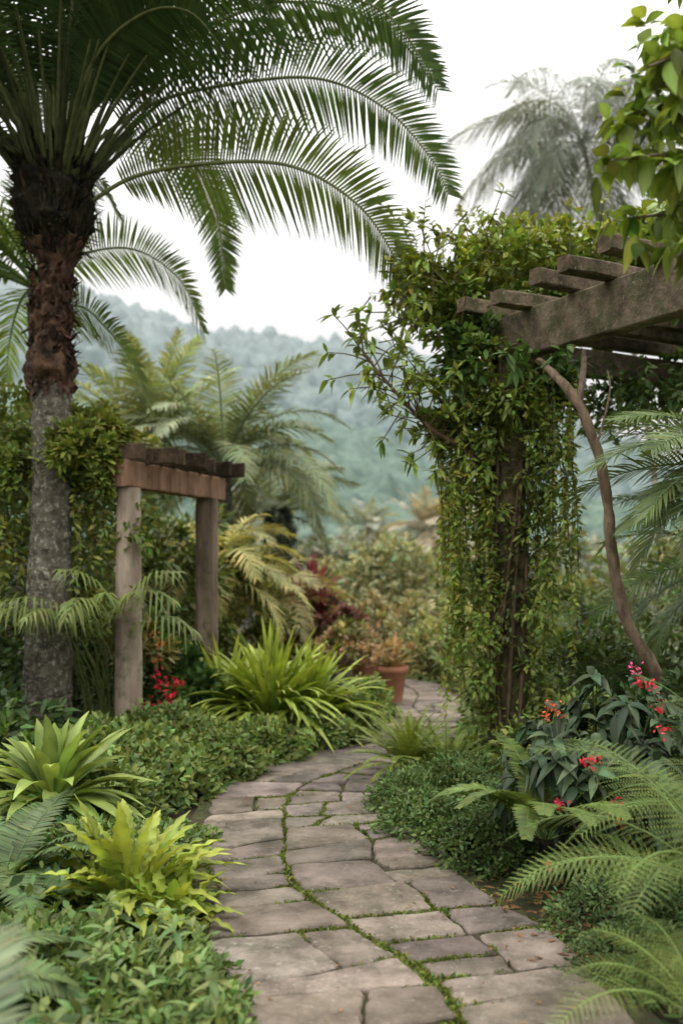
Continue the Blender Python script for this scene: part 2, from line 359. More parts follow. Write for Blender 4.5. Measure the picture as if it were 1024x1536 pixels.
for side_ in (-1,1):
    s=.0;tilt=.1
    while s<plen-.3:
        rowl=rng.uniform(.22,.43);ntilt=np.clip(rng.normal(.10,.13),-.2,.35)
        if s+rowl>plen-.05: break
        def wb(sv_,o): # edge position at station s: outer edge or centre joint
            return lc(sv_) if o==0 else side_*(hw_at(sv_)+.05*math.sin(sv_*5+side_))
        def cr_(f,fr,extra=0.):
            tl=tilt*(1-f)+ntilt*f;s0=s+rowl*f
            w=wb(s0,0)*(1-fr)+wb(s0,1)*fr+extra
            return (w,s0+tl*w)
        wd=abs(wb(s+rowl/2,1)-wb(s+rowl/2,0))
        fr=[0,1]
        if wd>.72 or (wd>.42 and rng.random()<.5): fr=[0,rng.uniform(.35,.65),1]
        ex=[0]+[rng.normal(0,.03) for _ in fr[1:-1]]+[0]
        for i in range(len(fr)-1):
            parts=[(0,1)]
            if rowl>.36 and (fr[i+1]-fr[i])*wd<.45 and rng.random()<.5: c_=rng.uniform(.4,.6);parts=[(0,c_),(c_,1)]
            for f0,f1 in parts:
                A=cr_(f0,fr[i],ex[i]);B=cr_(f0,fr[i+1],ex[i+1]);C=cr_(f1,fr[i+1],-ex[i+1]);Dd=cr_(f1,fr[i],-ex[i])
                q=arr([A,B,C,Dd])
                if side_<0: q=q[[1,0,3,2]]
                g=rng.uniform(.003,.012,4);q=q+arr([[g[0],g[1]],[-g[2],g[1]],[-g[2],-g[3]],[g[0],-g[3]]])
                stone(q,arr([1,1,1])*rng.uniform(.62,1.25)*arr([1,rng.uniform(.96,1.03),rng.uniform(.9,1.06)]))
        s+=rowl;tilt=ntilt
me=bpy.data.meshes.new('garden_path');me.from_pydata(sv,[],sf);me.materials.append(STONE)
a=me.color_attributes.new('Col','FLOAT_COLOR','POINT');a.data.foreach_set('color',arr(sc).ravel())
po=bpy.data.objects.new('garden_path',me);bpy.context.collection.objects.link(po);bedo.parent=po
# moss in the joints
moss=MB('moss')
E=np.vstack([np.repeat(e,16,0) for e in edgeP if e[:,1].mean()<10]);E=E+rng.normal(0,.007,E.shape)*[1,1,0]
sE=np.interp(E[:,1],pc[:,1],ps);wE=E[:,0]-np.interp(E[:,1],pc[:,1],pc[:,0]);near=np.exp(-((wE-lc(sE))/.09)**2)*.3
mm=np.array([mn.noise(Vector((x*1.9,y*1.3,0)))+.6*mn.noise(Vector((x*9,y*9,4))) for x,y in E[:,:2]])+near
E=E[mm>.10+rng.uniform(-.1,.1,len(mm))];E[:,2]=.022
n=len(E);blades(moss,E,norm(rng.normal(0,.6,(n,3))+Z),rng.uniform(.010,.034,n),.009,norm(rng.normal(0,1,(n,3))),LEAF,jcol((.085,.125,.022),n,.35,.15),k=2,prof='tiny',droop=.3)
moss.build()
# fallen leaves
fl=MB('fallen_leaves');n=220
fy=rng.uniform(2.6,9,n);fx=np.interp(fy,pc[:,1],pc[:,0])+rng.choice([-1,1],n)*rng.uniform(.2,.85,n)
blades(fl,np.c_[fx,fy,np.full(n,.046)],np.c_[rng.normal(0,1,(n,2)),rng.normal(0,.08,n)],rng.uniform(.012,.035,n),.013,Z,LEAF,jcol((.12,.075,.03),n,.35),k=3,fold=.4)
n=260;fx=rng.uniform(.65,1.15,n);fy=rng.uniform(3.7,4.7,n)
blades(fl,np.c_[fx,fy,rng.uniform(.01,.04,n)],np.c_[rng.normal(0,1,(n,2)),rng.normal(0,.15,n)],rng.uniform(.02,.06,n),.02,Z,LEAF,jcol((.11,.065,.03),n,.35),k=3,fold=.4)
fl.build()

# ---------------------------------------------------------------- understory
us=MB('understory_foliage')
n=40000;x=rng.uniform(-5,5,n);y=rng.uniform(1.6,15,n);kp=~onpath(x,y,.03)&(abs(x)<.38*y+.8);x=x[kp];y=y[kp];n=len(x)
hn=np.array([mn.noise(Vector((a*1.3,b*1.3,0))) for a,b in zip(x,y)])
dd=np.clip((abs(x-np.interp(y,pc[:,1],pc[:,0]))-.6)/.8,0,1)
z=rng.uniform(0,1,n)**.6*(.05+.22*dd*(1+hn))
bare=(x>.6)&(x<1.15)&(y>3.7)&(y<4.6);kp=~bare|(rng.random(n)<.1)
x,y,z,hn=x[kp],y[kp],z[kp],hn[kp];n=len(x)
blades(us,np.c_[x,y,z],norm(rng.normal(0,1,(n,3))*[1,1,.5]+Z*.4),rng.uniform(.04,.11,n),rng.uniform(.02,.04,n),norm(rng.normal(0,.4,(n,3))+Z),LEAF,jcol((.05,.10,.028),n,.3,.15)*(1+.5*hn[:,None]),k=2,prof='tiny',droop=.3)
us.build()

# ---------------------------------------------------------------- main palm
pt=MB('palm_tree');py=8.0
tube(pt,[(-2.36,py,-.1),(-2.35,py,.5),(-2.33,py,1.5),(-2.31,py,2.6),(-2.31,py,2.95)],[.215,.195,.178,.16,.155,.15],BARK,(1.1,1.08,1),seg=40,m=170,disp=.020,dscale=10)
tube(pt,[(-2.31,py,2.88),(-2.33,py,3.1),(-2.32,py,3.5),(-2.28,py,3.85),(-2.29,py,4.1)],[.13,.2,.15,.17,.12,.13,.22],RBARK,(1.15,1.25,1.2),seg=36,m=90,disp=.055,dscale=7)
tube(pt,[(-2.29,py,4.02),(-2.29,py,4.3),(-2.29,py,4.7),(-2.28,py,5.0)],[.17,.28,.31,.28,.2,.08],RBARK,(.25,.40,.36),seg=36,m=60,disp=.09,dscale=6)
n=1300;az=rng.uniform(0,6.28,n);zz=rng.uniform(3.95,4.85,n);rr=np.interp(zz,[3.95,4.2,4.6,4.85],[.18,.29,.3,.22])
P=np.c_[-2.29+np.cos(az)*rr,py+np.sin(az)*rr,zz];D=np.c_[np.cos(az)*.4,np.sin(az)*.4,rng.uniform(-.3,1.3,n)]
blades(pt,P,D,rng.uniform(.04,.16,n),rng.uniform(.01,.035,n),np.c_[np.cos(az),np.sin(az),0*az],RBARK,jcol((.36,.52,.42),n,.4),k=2,prof='leaflet')
n=600;az=rng.uniform(0,6.28,n);zz=rng.uniform(2.9,3.9,n)
P=np.c_[-2.31+np.cos(az)*.15,py+np.sin(az)*.15,zz];D=np.c_[np.cos(az)*.3,np.sin(az)*.3,rng.uniform(-1.2,.9,n)]
blades(pt,P,D,rng.uniform(.04,.14,n),rng.uniform(.02,.07,n),np.c_[np.cos(az),np.sin(az),0*az],RBARK,jcol((1,1.1,1.1),n,.3),k=2,prof='leaflet')
PG=(.036,.072,.026)
def pf(pts,roll,ll=.58,nl=120,col=PG,droop=.12,**kw): frond(pt,pts,nl=nl,ll=ll,lw=.026,roll=roll,a0=86,a1=48,droop=droop,vup=.06,t0=.13,col=col,rr=.02,rcol=(.13,.15,.06),k=3,jit=.028,**kw)
pf([(-2.1,8,4.35),(-1.64,7.9,4.58),(-.99,7.7,4.61),(-.36,7.5,4.5),(.14,7.4,4.16),(.43,7.35,3.7),(.5,7.3,3.48)],.9,col=(.08,.13,.032),nl=130)
pf([(-2.14,8,4.75),(-1.58,8.1,5.23),(-.89,8.2,5.46),(-.18,8.3,5.55),(.38,8.3,5.29),(.76,8.3,4.86),(.88,8.3,4.6)],.85,col=(.055,.10,.034),nl=140)
pf([(-2.2,8,4.9),(-1.64,7.9,5.45),(-.95,7.8,5.76),(-.32,7.7,5.89),(.29,7.6,5.74),(.65,7.6,5.3),(.7,7.6,5.2)],.85,nl=135)
pf([(-2.2,8,4.95),(-1.7,8.3,5.8),(-.9,8.6,6.3),(-.1,8.8,6.45),(.5,8.9,6.2),(.85,8.9,5.75)],.6)
pf([(-2.15,8.1,4.7),(-1.65,8.8,5.3),(-1.36,9.2,5.2),(-1.17,9.4,4.8),(-1.1,9.5,4.15)],.3,ll=.42,col=(.065,.115,.032))
pf([(-2.2,7.9,4.95),(-1.7,7.6,5.5),(-1.2,7.3,5.75),(-.8,7.1,5.7),(-.5,7.0,5.4)],.7,ll=.5)
pf([(-2.2,7.9,4.9),(-1.85,7.6,5.4),(-1.45,7.4,5.6),(-1.1,7.2,5.5),(-.85,7.1,5.2)],.7,ll=.42,nl=90)
for i in range(36):
    az=rng.uniform(0,2*math.pi)
    el=math.radians(rng.uniform(48,84));ln=rng.uniform(2.4,3.4);bend=math.radians(rng.uniform(45,85))
    if math.cos(az)>.2: el=math.radians(rng.uniform(66,86));bend*=.75
    pf(arc((-2.29+.15*math.cos(az),py+.15*math.sin(az),4.85),az,el,ln,bend),rng.normal(0,.5),nl=80,ll=.5,col=arr(PG)*rng.uniform(.5,1.05))
for i in range(60):   # petioles fanning out of the crown
    az=rng.uniform(0,2*math.pi);el=math.radians(rng.uniform(50,80))
    tube(pt,arc((-2.29+.2*math.cos(az),py+.2*math.sin(az),4.5),az,el,rng.uniform(.7,1.3),.3),[.028,.016,.010],STEM,arr((.09,.11,.04))*rng.uniform(.4,1.1),seg=5,m=10)
for az,el,ln,bd in ((175,35,2.4,75),(200,25,2.2,70),(150,40,2.4,85),(230,30,2.2,80),(215,60,3,90),(185,55,3,80)):
    pf(arc((-2.4,py,4.7),math.radians(az),math.radians(el),ln,math.radians(bd)),.3,nl=60,ll=.45)
pt.build()

def palm(name,c,h,nf,ln,ll,lw,col,trunk=.12,el=(15,75),bend=(60,110),nl=50,extra=(),azs=None,tm=BARK,roll=.3,droop=.3,k=3,tcol=(1,1,1),lean=(0,0),a0=65,jit=.07):
    mb=MB(name);c=arr(c);top=c+[lean[0],lean[1],h]
    tube(mb,[c,c+[lean[0]*.35+.03,lean[1]*.35,h*.5],top],[trunk*1.2,trunk,trunk*.9],tm,tcol,seg=16,m=40,disp=trunk*.12,dscale=8)
    for i in range(nf):
        az=math.radians(rng.uniform(*azs)) if azs else i*2.4+rng.normal(0,.2)
        e=math.radians(el[1]+(el[0]-el[1])*((i+.5)/nf));l=ln*rng.uniform(.8,1.1)
        frond(mb,arc(top,az,e,l,math.radians(rng.uniform(*bend))),nl=nl,ll=ll,lw=lw,roll=rng.normal(0,roll),a0=a0,a1=35,droop=droop,vup=.15,t0=.15,col=arr(col)*rng.uniform(.7,1.25),rr=trunk*.12+.004,k=k,jit=jit)
    for e in extra: frond(mb,e,nl=90,ll=.44,lw=.025,roll=.75,a0=84,a1=45,droop=.12,vup=.06,t0=.1,col=col,rr=.014,k=3,jit=.03)
    return mb.build()
palm('palm_tree',(-2.95,9.8,0),4.2,14,2.2,.42,.026,(.085,.145,.035),trunk=.13,azs=(110,300),
     extra=([(-3,9.5,4.2),(-2.43,9.3,4.4),(-1.91,9.2,4.42),(-1.47,9.1,4.11),(-1.24,9,3.62)],
            [(-3,9.4,3.7),(-2.41,9,3.85),(-2.09,8.9,3.62),(-1.8,8.8,3.23),(-1.68,8.8,2.86)],
            [(-3,9.4,4.3),(-2.7,9,4.9),(-2.2,8.7,4.95),(-1.9,8.6,4.5)]))

# ---------------------------------------------------------------- small pergola (left)
sp=MB('pergola')
tube(sp,[(-1.70,8,-.05),(-1.70,8,1.1),(-1.70,8,2.13)],[.112,.108,.10,.095],CONC,(1.1,1.04,.96),seg=28,m=30,disp=.005,dscale=8)
beam(sp,(-1.25,9.3,-.05),(-1.25,9.3,2.128),.19,.19,CONC,(.6,.54,.47),m=20,ch=.03)
beam(sp,(-1.745,7.87,2.235),(-1.17,9.53,2.235),.14,.21,CONC,(.85,.60,.46))
beam(sp,(-3.37,8.3,2.235),(-2.75,10.1,2.235),.14,.21,CONC,(.6,.5,.45))
tube(sp,[(-3.3,8.5,-.05),(-3.3,8.5,2.14)],[.10,.10],CONC,(.7,.7,.7),seg=20,m=20,disp=.004)
bd=norm(arr([.6,1.73,0]));pd=arr([bd[1],-bd[0],0])
for i in range(8):
    p=arr([-1.72,7.93,2.405+rng.normal(0,.006)])+bd*i*.235
    beam(sp,p+pd*rng.uniform(.18,.36),p-pd*rng.uniform(1.75,1.85),.045,.13,WOOD,arr((.5,.40,.34))*rng.uniform(.6,1.3),j=.007)
sp.build()

# ---------------------------------------------------------------- large pergola (right)
lp=MB('pergola')
B0=arr([1.18,7.0,0]);B1=arr([2.55,4.53,0]);bd=norm(B1-B0);pd=arr([-bd[1],bd[0],0])
if pd[1]<0: pd=-pd
beam(lp,B0-bd*.12+Z*3.085,B1+Z*3.085,.13,.31,WOOD,(1.12,1.06,.96),m=26)
beam(lp,B0+pd*.12+Z*2.99,B0+pd*2.2+Z*2.99,.12,.19,WOOD,(.8,.75,.68))
beam(lp,B0+pd*1.9-bd*.12+Z*3.085,B1+pd*1.9+Z*3.085,.13,.31,WOOD,(.9,.9,.85),m=26)
beam(lp,(B0[0],B0[1],-.05),(B0[0],B0[1],2.925),.20,.20,WOOD,(.72,.68,.5),m=40,j=.014,ch=.03)
for q in (B0+pd*1.9,B1,B1+pd*1.9): beam(lp,(q[0],q[1],-.05),(q[0],q[1],2.925),.18,.18,WOOD,(.9,.8,.7),m=20)
for i,(s_,o) in enumerate(zip((-.42,-.05,.28,.64,1.03,1.44,1.88,2.35),(.24,.36,.34,.38,.42,.48,.52,.5))):
    p=B0+bd*s_+Z*(3.292+.0)
    jz=rng.normal(0,.01);sw=rng.normal(0,.03)
    beam(lp,p-pd*o+Z*jz+bd*sw,p+pd*2.2-bd*sw,.10,.095,WOOD,arr((1.2,1.08,.95))*rng.uniform(.65,1.1),j=.006)
lp.build()

# vines on the big pergola
vine=MB('climbing_vine')
VG=(.11,.17,.035);VD=(.05,.10,.025)
for zz in np.linspace(.4,2.9,14):
    for sx in (-.17,.16): clump_cloud(vine,(1.18+sx+rng.normal(0,.03),6.97+rng.normal(0,.05),zz),(.13+.02*zz,.18,.2),230,.05,.028,arr(VG)*rng.uniform(.7,1.2),LEAF,clumps=8,cr=.5,up=-.3)
clump_cloud(vine,(1.18,6.84,2.55),(.22,.08,.36),900,.055,.03,VG,LEAF,clumps=18,cr=.5,up=-.4)
clump_cloud(vine,(1.17,6.86,1.35),(.11,.05,1.15),700,.042,.022,(.065,.09,.028),LEAF,clumps=44,cr=.2,up=-.4)
clump_cloud(vine,(1.18,6.9,.42),(.3,.2,.4),1400,.05,.026,(.09,.12,.033),LEAF,clumps=20,cr=.4)
def hang(x0,x1,y0,y1,z0,z1,n,l0,l1,col,L=.05,W=.025):
    st=np.c_[rng.uniform(x0,x1,n),rng.uniform(y0,y1,n),rng.uniform(z0,z1,n)]
    strands(vine,st,rng.uniform(l0,l1,n).clip(0,st[:,2]-.3),L,W,col,LEAF,sp=.026)
hang(.80,1.04,6.8,7.3,2.3,3.1,26,.8,2.2,(.16,.225,.045))
hang(.66,.88,6.8,7.4,2.1,2.9,18,.5,1.6,(.19,.255,.05))
hang(1.33,1.5,6.7,7.1,2.3,2.9,15,.6,1.9,(.13,.195,.04))
hang(1.5,1.66,6.7,7.1,2.0,2.9,7,.4,1.3,(.15,.21,.045))
for i in range(14):
    a=rng.uniform(0,6.28);w_=rng.uniform(-.5,.9);tube(vine,[(1.18+.14*math.cos(a+q*w_),7+.14*math.sin(a+q*w_),q*.5) for q in range(7)],[.018,.012,.008],TWIG,(.65,.62,.5),seg=6,m=30,disp=.01)
for c,r,nn,col in (((1.3,7.7,3.62),(.8,.6,.4),2800,VG),((.95,7.4,3.3),(.5,.45,.4),1900,VG),((2.2,7.7,3.6),(.9,.7,.42),3300,(.09,.15,.035)),((.98,7.05,2.95),(.3,.3,.34),1000,VD),
                   ((3.0,7.3,3.55),(.8,.7,.4),2200,VD),((1.9,8.0,3.95),(.8,.5,.35),2200,(.16,.225,.045)),((.72,7.5,3.6),(.4,.4,.35),900,(.21,.275,.05)),((2.6,8.2,2.9),(.7,.3,.4),1300,VD),((1.45,7.2,2.75),(.3,.25,.2),900,VD),((2.7,7.9,4.1),(.6,.4,.3),1200,(.15,.21,.045)),((.85,7.1,2.5),(.3,.25,.3),900,(.10,.16,.037))):
    clump_cloud(vine,c,r,nn,.085,.042,col,LEAF,clumps=56,cr=.24,up=.15,k=3,prof='leaf',cj=.35,inner=.3)
n=60;st=np.c_[rng.uniform(1.3,3.0,n),rng.uniform(7.0,7.9,n),rng.uniform(2.85,3.0,n)]
strands(vine,st,rng.uniform(.08,.42,n),.07,.035,VD,LEAF)
tips=[];dirs=[]
for i in range(120):
    b=arr([rng.uniform(.55,2.9),rng.uniform(7.2,8.0),rng.uniform(3.5,3.95)]);d=norm(rng.normal(0,.6,3)+[-.2,-.1,1]);l=rng.uniform(.15,.45)
    tube(vine,[b,b+d*l*.5,b+d*l+Z*.02],[.005,.002],STEM,(.1,.1,.04),seg=4,m=6)
    for f in (.5,.75,1): tips.append(b+d*l*f);dirs.append(d)
whorls(vine,tips,dirs,5,.075,.034,(.17,.23,.045),LEAF,k=3,fold=0)
vine.build()
# leafy branches that reach out to the left of the post
br=MB('frangipani_branch')
tips=[];dirs=[]
main=[(1.15,7.05,1.95),(.9,6.95,2.28),(.62,6.9,2.45),(.35,6.85,2.72),(.15,6.8,2.95)]
tube(br,main,[.022,.016,.008],TWIG,(.8,.7,.6),seg=6,m=24)
mc,mT,_=curve(main,40)
for i in range(60):
    b=mc[rng.integers(8,40)];d=norm(rng.normal(0,1,3)*[1,.7,.8]+[-.35,-.1,.4]);l=rng.uniform(.12,.45)
    tube(br,[b,b+d*l*.5+Z*.02,b+d*l],[.006,.003],STEM,(.09,.08,.03),seg=4,m=6);tips.append(b+d*l);dirs.append(d)
for b0 in [(.95,7.1,2.9),(.7,7.1,3.1),(.5,7.2,3.3),(.75,7.2,3.55),(1.0,7.2,3.8),(.55,7,2.7),(.45,7.2,3.0)]:
    for i in range(12):
        b=arr(b0)+rng.normal(0,.12,3);d=norm(rng.normal(0,1,3)*[1,.7,.8]+[-.5,-.1,.5]);l=rng.uniform(.1,.42)
        tube(br,[b,b+d*l*.5,b+d*l],[.006,.003],STEM,(.09,.08,.03),seg=4,m=6);tips.append(b+d*l);dirs.append(d)
whorls(br,tips,dirs,7,.115,.038,(.13,.20,.042),LEAF)
br.build()

# leaning slim tree on the right
st=MB('leaning_tree')
tube(st,[(2.25,6,-.05),(2.13,6,.3),(2.03,6,.58),(1.89,6,.86),(1.71,6,1.18),(1.62,6,1.58),(1.59,6,1.94),(1.53,6,2.2),(1.43,6.03,2.48),(1.33,6.2,2.68),(1.30,6.6,2.86)],[.046,.04,.036,.034,.031,.028,.022],TWIG,(1.1,1.05,.95),seg=12,m=80,disp=.010,dscale=10)
tube(st,[(1.43,6.03,2.48),(1.47,6.1,2.66),(1.53,6.3,2.86)],[.022,.02,.016],TWIG,seg=8,m=14)
tube(st,[(1.53,6,2.22),(1.62,6.05,2.55),(1.62,6.1,2.7)],[.007,.005],TWIG,seg=6,m=14)
n=16;a=rng.uniform(0,6.28,n)
whorls(st,np.c_[1.35+rng.normal(0,.2,n),6.5+rng.normal(0,.2,n),2.82+rng.normal(0,.06,n)],np.c_[np.cos(a),np.sin(a),rng.normal(0,.5,n)-.4],6,.12,.045,GM,LEAF)
st.build()

# right feathery palms
palm('areca_palm',(2.6,6.0,0),2.0,15,1.2,.34,.018,(.09,.145,.055),trunk=.05,azs=(130,235),el=(0,52),bend=(45,85),nl=46,roll=.25,a0=72,jit=.03,droop=.22)
palm('areca_palm',(3.2,7.4,0),1.4,16,1.4,.38,.018,(.065,.12,.042),trunk=.05,azs=(110,250),el=(0,75),bend=(50,95),nl=46,roll=.3,a0=72,jit=.04)
# tall distant palm
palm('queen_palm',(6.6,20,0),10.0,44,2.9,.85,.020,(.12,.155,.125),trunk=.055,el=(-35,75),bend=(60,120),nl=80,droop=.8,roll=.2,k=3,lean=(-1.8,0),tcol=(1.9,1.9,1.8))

# broadleaf tree close upper right
bt=MB('broadleaf_tree')
tube(bt,[(1.9,3.6,-.05),(1.85,3.6,1.5),(1.7,3.6,2.6),(1.45,3.6,3.2)],[.09,.07,.05,.03],BARK,seg=14,m=40,disp=.01)
tips=[];dirs=[]
for q in ([(1.7,3.4,2.6),(1.4,3.3,2.78),(1.15,3.3,2.86),(.86,3.2,2.80)],[(1.6,3.6,2.9),(1.35,3.5,3.05),(1.15,3.5,3.12),(.95,3.4,3.02)],[(1.45,3.6,3.2),(1.3,3.4,3.25),(1.15,3.3,3.2),(.98,3.2,3.1)],[(1.7,3.6,2.6),(1.5,3.5,2.75),(1.3,3.5,2.75),(1.0,3.5,2.72)],[(1.6,3.6,2.9),(1.5,3.5,3.2),(1.3,3.4,3.4),(1.08,3.3,3.3)],[(1.7,3.6,2.6),(1.45,3.4,2.66),(1.25,3.3,2.6),(1.1,3.3,2.52)]):
    tube(bt,q,[.012,.004],TWIG,seg=5,m=16);cc,TT,_=curve(q,20)
    for i in range(34):
        b=cc[rng.integers(5,20)];d=norm(rng.normal(0,1,3)+[-.2,0,-.1]);l=rng.uniform(.03,.17)
        tips.append(b+d*l);dirs.append(d)
whorls(bt,tips,dirs,5,.090,.052,(.13,.20,.04),LEAF,k=6,fold=.12,droop=.4,j=.35)
whorls(bt,rng.uniform((1.25,3.4,2.9),(2.2,4.2,4.2),(60,3)),rng.normal(0,1,(60,3)),6,.09,.05,(.10,.17,.035),LEAF,k=5,fold=.12)
bt.build()

# ---------------------------------------------------------------- left planting
a=MB('bird_nest_fern');rosette(a,(-1.60,5.55,.18),n=80,L=.66,W=.092,col=(.115,.19,.048),mat=LEAF,el0=76,el1=20,droop=.50,wave=.07,prof='obov',wf=14,k=14,tipcol=(.165,.24,.065),elj=11,pw=.85)
a.build()
a=MB('bird_nest_fern');rosette(a,(-.92,4.3,.03),n=96,L=.60,W=.078,col=(.135,.215,.038),mat=LEAF,el0=74,el1=18,droop=.50,wave=.17,prof='obov',k=36,tipcol=(.215,.275,.048),wf=38,elj=12,pw=.8)
rosette(a,(-.70,4.14,.02),40,.36,.058,(.165,.245,.04),LEAF,wave=.17,prof='obov',k=26,wf=38,droop=.5,el0=72,el1=16);a.build()
a=MB('strap_leaf_clump')
for c,nn,l in (((-.62,8.75,.12),340,1.12),((-.28,8.9,.1),200,.95),((-1.02,8.95,.1),200,1.0)):
    rosette(a,c,nn,l,.062,(.13,.215,.035),LEAF,el0=78,el1=12,droop=.62,k=8,fold=.4,tipcol=(.25,.335,.06),elj=11,pw=.8)
a.build()
def mounds(name,lst,n,L,W,col,mat=LEAF,**kw):
    mb=MB(name)
    for (x,y,r,h) in lst: mound(mb,(x,y,0),(r,r,h),int(n*r*r/.16),L,W,arr(col)*rng.uniform(.85,1.15),mat,**kw)
    return mb.build()
mounds('low_hedge',[(-1.5,5.95,.42,.32),(-1.2,6.5,.40,.33),(-.95,7.1,.40,.32),(-.62,7.75,.38,.30),(-.22,8.35,.36,.28),(.06,9.0,.34,.34),(.2,9.75,.30,.40),(-1.6,6.9,.5,.42),(-1.3,7.6,.5,.42)],3400,.056,.034,(.105,.165,.045))
mounds('ground_cover',[(-.72,3.4,.38,.16),(-.5,2.95,.32,.13),(-1.15,3.6,.4,.2),(-1.25,5.0,.4,.2),(-1.35,4.4,.35,.16),(-.95,5.3,.3,.12)],3200,.045,.02,(.085,.145,.042))
mounds('ground_cover',[(.46,6.1,.32,.24),(.5,5.6,.30,.22),(.72,5.1,.3,.22),(.78,6.3,.4,.3)],5500,.03,.017,(.06,.11,.032))
mounds('ground_cover',[(1.2,4.1,.34,.24),(1.12,3.65,.28,.16),(1.55,4.0,.4,.3)],6500,.026,.011,(.06,.11,.036))
mounds('boxwood_shrub',[(1.35,7.6,.42,.45),(1.42,8.4,.42,.4),(1.05,7.0,.3,.34),(1.6,6.6,.6,.6),(1.75,9.2,.5,.5),(1.75,10.2,.45,.5)],2500,.06,.03,(.11,.17,.045))
mounds('grassy_shrub',[(2.0,11.3,.6,.7),(1.1,13.6,.5,.6),(2.3,12.2,.8,.9),(1.7,13.9,.7,.9)],2200,.09,.03,(.18,.22,.085))
fern('feathery_shrub',(1.25,7.9,.1),26,.62,1.1,1.1,.13,.012,(.14,.195,.06),sub=7,nl=24,elj=.3)
fern('feathery_shrub',(1.3,8.8,.1),26,.6,1.1,1.1,.13,.012,(.15,.205,.065),sub=7,nl=24,elj=.3)
a=MB('leafy_ground_plant');n=60
P=np.c_[rng.uniform(-1.1,-.35,n),rng.uniform(2.6,3.9,n),rng.uniform(.12,.24,n)];kp=~onpath(P[:,0],P[:,1],.02);P=P[kp]
whorls(a,P,norm(rng.normal(0,.5,(len(P),3))+Z),9,.09,.026,(.09,.15,.048),LEAF,k=4,droop=.35);a.build()
# foreground ferns left
fern('fern',(-.80,2.05,.24),26,.64,.75,1.2,.17,.019,(.10,.145,.08),nl=44)
fern('fern',(-.52,1.85,.04),20,.46,.8,1.2,.13,.017,(.14,.165,.065),nl=40)
fern('fern',(-1.35,3.1,.1),18,.6,.85,1.3,.15,.019,(.065,.11,.042),nl=42)
fern('fern',(-1.5,4.4,.1),18,.55,.85,1.3,.13,.017,(.065,.115,.042),nl=42)
# ferns on the right
fern('spiky_fern',(.48,7.0,.1),90,.46,.95,.8,.05,.012,(.15,.21,.04),nl=30,elj=.35)
fern('spiky_fern',(.7,6.7,.1),50,.4,.95,.8,.05,.012,(.11,.165,.035),nl=26,elj=.35)
fern('sword_fern',(.98,4.8,.2),17,.62,1.0,1.5,.11,.019,(.10,.165,.042),nl=52,az0=1.2,az1=6.8)
fern('lady_fern',(1.36,3.5,.34),22,.86,.80,1.35,.20,.0119,(.105,.165,.045),sub=14,nl=38,elj=.3)
fern('lady_fern',(1.55,3.9,.5),14,.85,.85,1.3,.19,.0119,(.095,.155,.042),sub=13,nl=36,elj=.3)
fern('lady_fern',(1.12,3.05,.10),13,.50,.9,1.3,.14,.0105,(.11,.165,.042),sub=11,nl=32)
fern('lady_fern',(1.0,5.5,.05),14,.55,.95,1.3,.13,.011,(.065,.115,.035),sub=9,nl=32)
# dark glossy flowering shrub
a=MB('flowering_shrub');tips=[];dirs=[]
for i in range(230):
    th=rng.uniform(0,6.28);rd=rng.uniform(0,1)**.5
    p=arr([1.38+.58*rd*math.cos(th),5.05+.45*rd*math.sin(th),0]);p[2]=.15+(.84-.45*rd**2)*rng.uniform(.25,1)*(1+.18*mn.noise(Vector((th*2,rd*3,0))))
    if rng.random()<.25:tube(a,[(1.33+.2*math.cos(th),5.05,0),(p[0]*.6+1.33*.4,p[1],p[2]*.55),p],[.009,.004],STEM,(.06,.08,.03),seg=5,m=10)
    tips.append(p);dirs.append(norm([math.cos(th)*.8,math.sin(th)*.8-.3,.45]))
whorls(a,tips,dirs,7,.125,.050,(.034,.064,.032),GLOSS,k=5,droop=.55,fold=.3,spread=1.2,j=.35)
def blooms(mb,pts,col,s=.03,nf=20,r=.026):
    for p in pts:
        q=arr(p)+rng.normal(0,r*.6,(nf,3));d=norm(rng.normal(0,1,(nf,3))+[0,-.3,.2])
        blades(mb,q,d,s*rng.uniform(.6,1.2,nf),s*.6,norm(rng.normal(0,1,(nf,3))),PETAL,jcol(col,nf,.25),k=3,prof='leaf',droop=.1)
RED=(.50,.035,.065);PNK=(.55,.09,.22)
blooms(a,[(1.46,4.72,.93),(1.41,4.72,.96),(1.50,4.7,.84),(1.49,4.66,.74),(1.15,4.55,.62),(1.11,4.55,.60),(.98,4.5,.43),(1.24,4.5,.44),(1.23,4.5,.40),(1.25,4.5,.36),(.92,4.45,.17)],RED,s=.022,nf=16)
blooms(a,[(1.38,4.7,1.02),(1.0,4.6,.40)],PNK,s=.022)
blooms(a,[(1.02,4.9,.82),(1.06,4.9,.79),(1.0,4.9,.76)],(.55,.12,.05),s=.02,nf=12)
a.build()
# red flowering shrub behind the left column
a=MB('flowering_shrub')
clump_cloud(a,(-1.5,8.7,.42),(.42,.35,.35),1600,.10,.045,GM,LEAF,k=3,prof='leaf',clumps=30)
clump_cloud(a,(-1.75,8.7,.8),(.3,.35,.3),800,.10,.045,(.12,.13,.04),LEAF,k=3,prof='leaf',clumps=20)
blooms(a,[(-1.47,8.2,.52),(-1.38,8.2,.46),(-1.43,8.2,.42),(-1.58,8.2,.38),(-1.52,8.2,.60),(-1.62,8.2,.28),(-1.33,8.2,.55),(-1.48,8.2,.34)],RED,s=.045,nf=16,r=.05)
blooms(a,[(-1.56,8.3,.95),(-1.5,8.3,.85),(-1.52,8.3,.74)],(.45,.16,.06),s=.04,nf=9)
a.build()

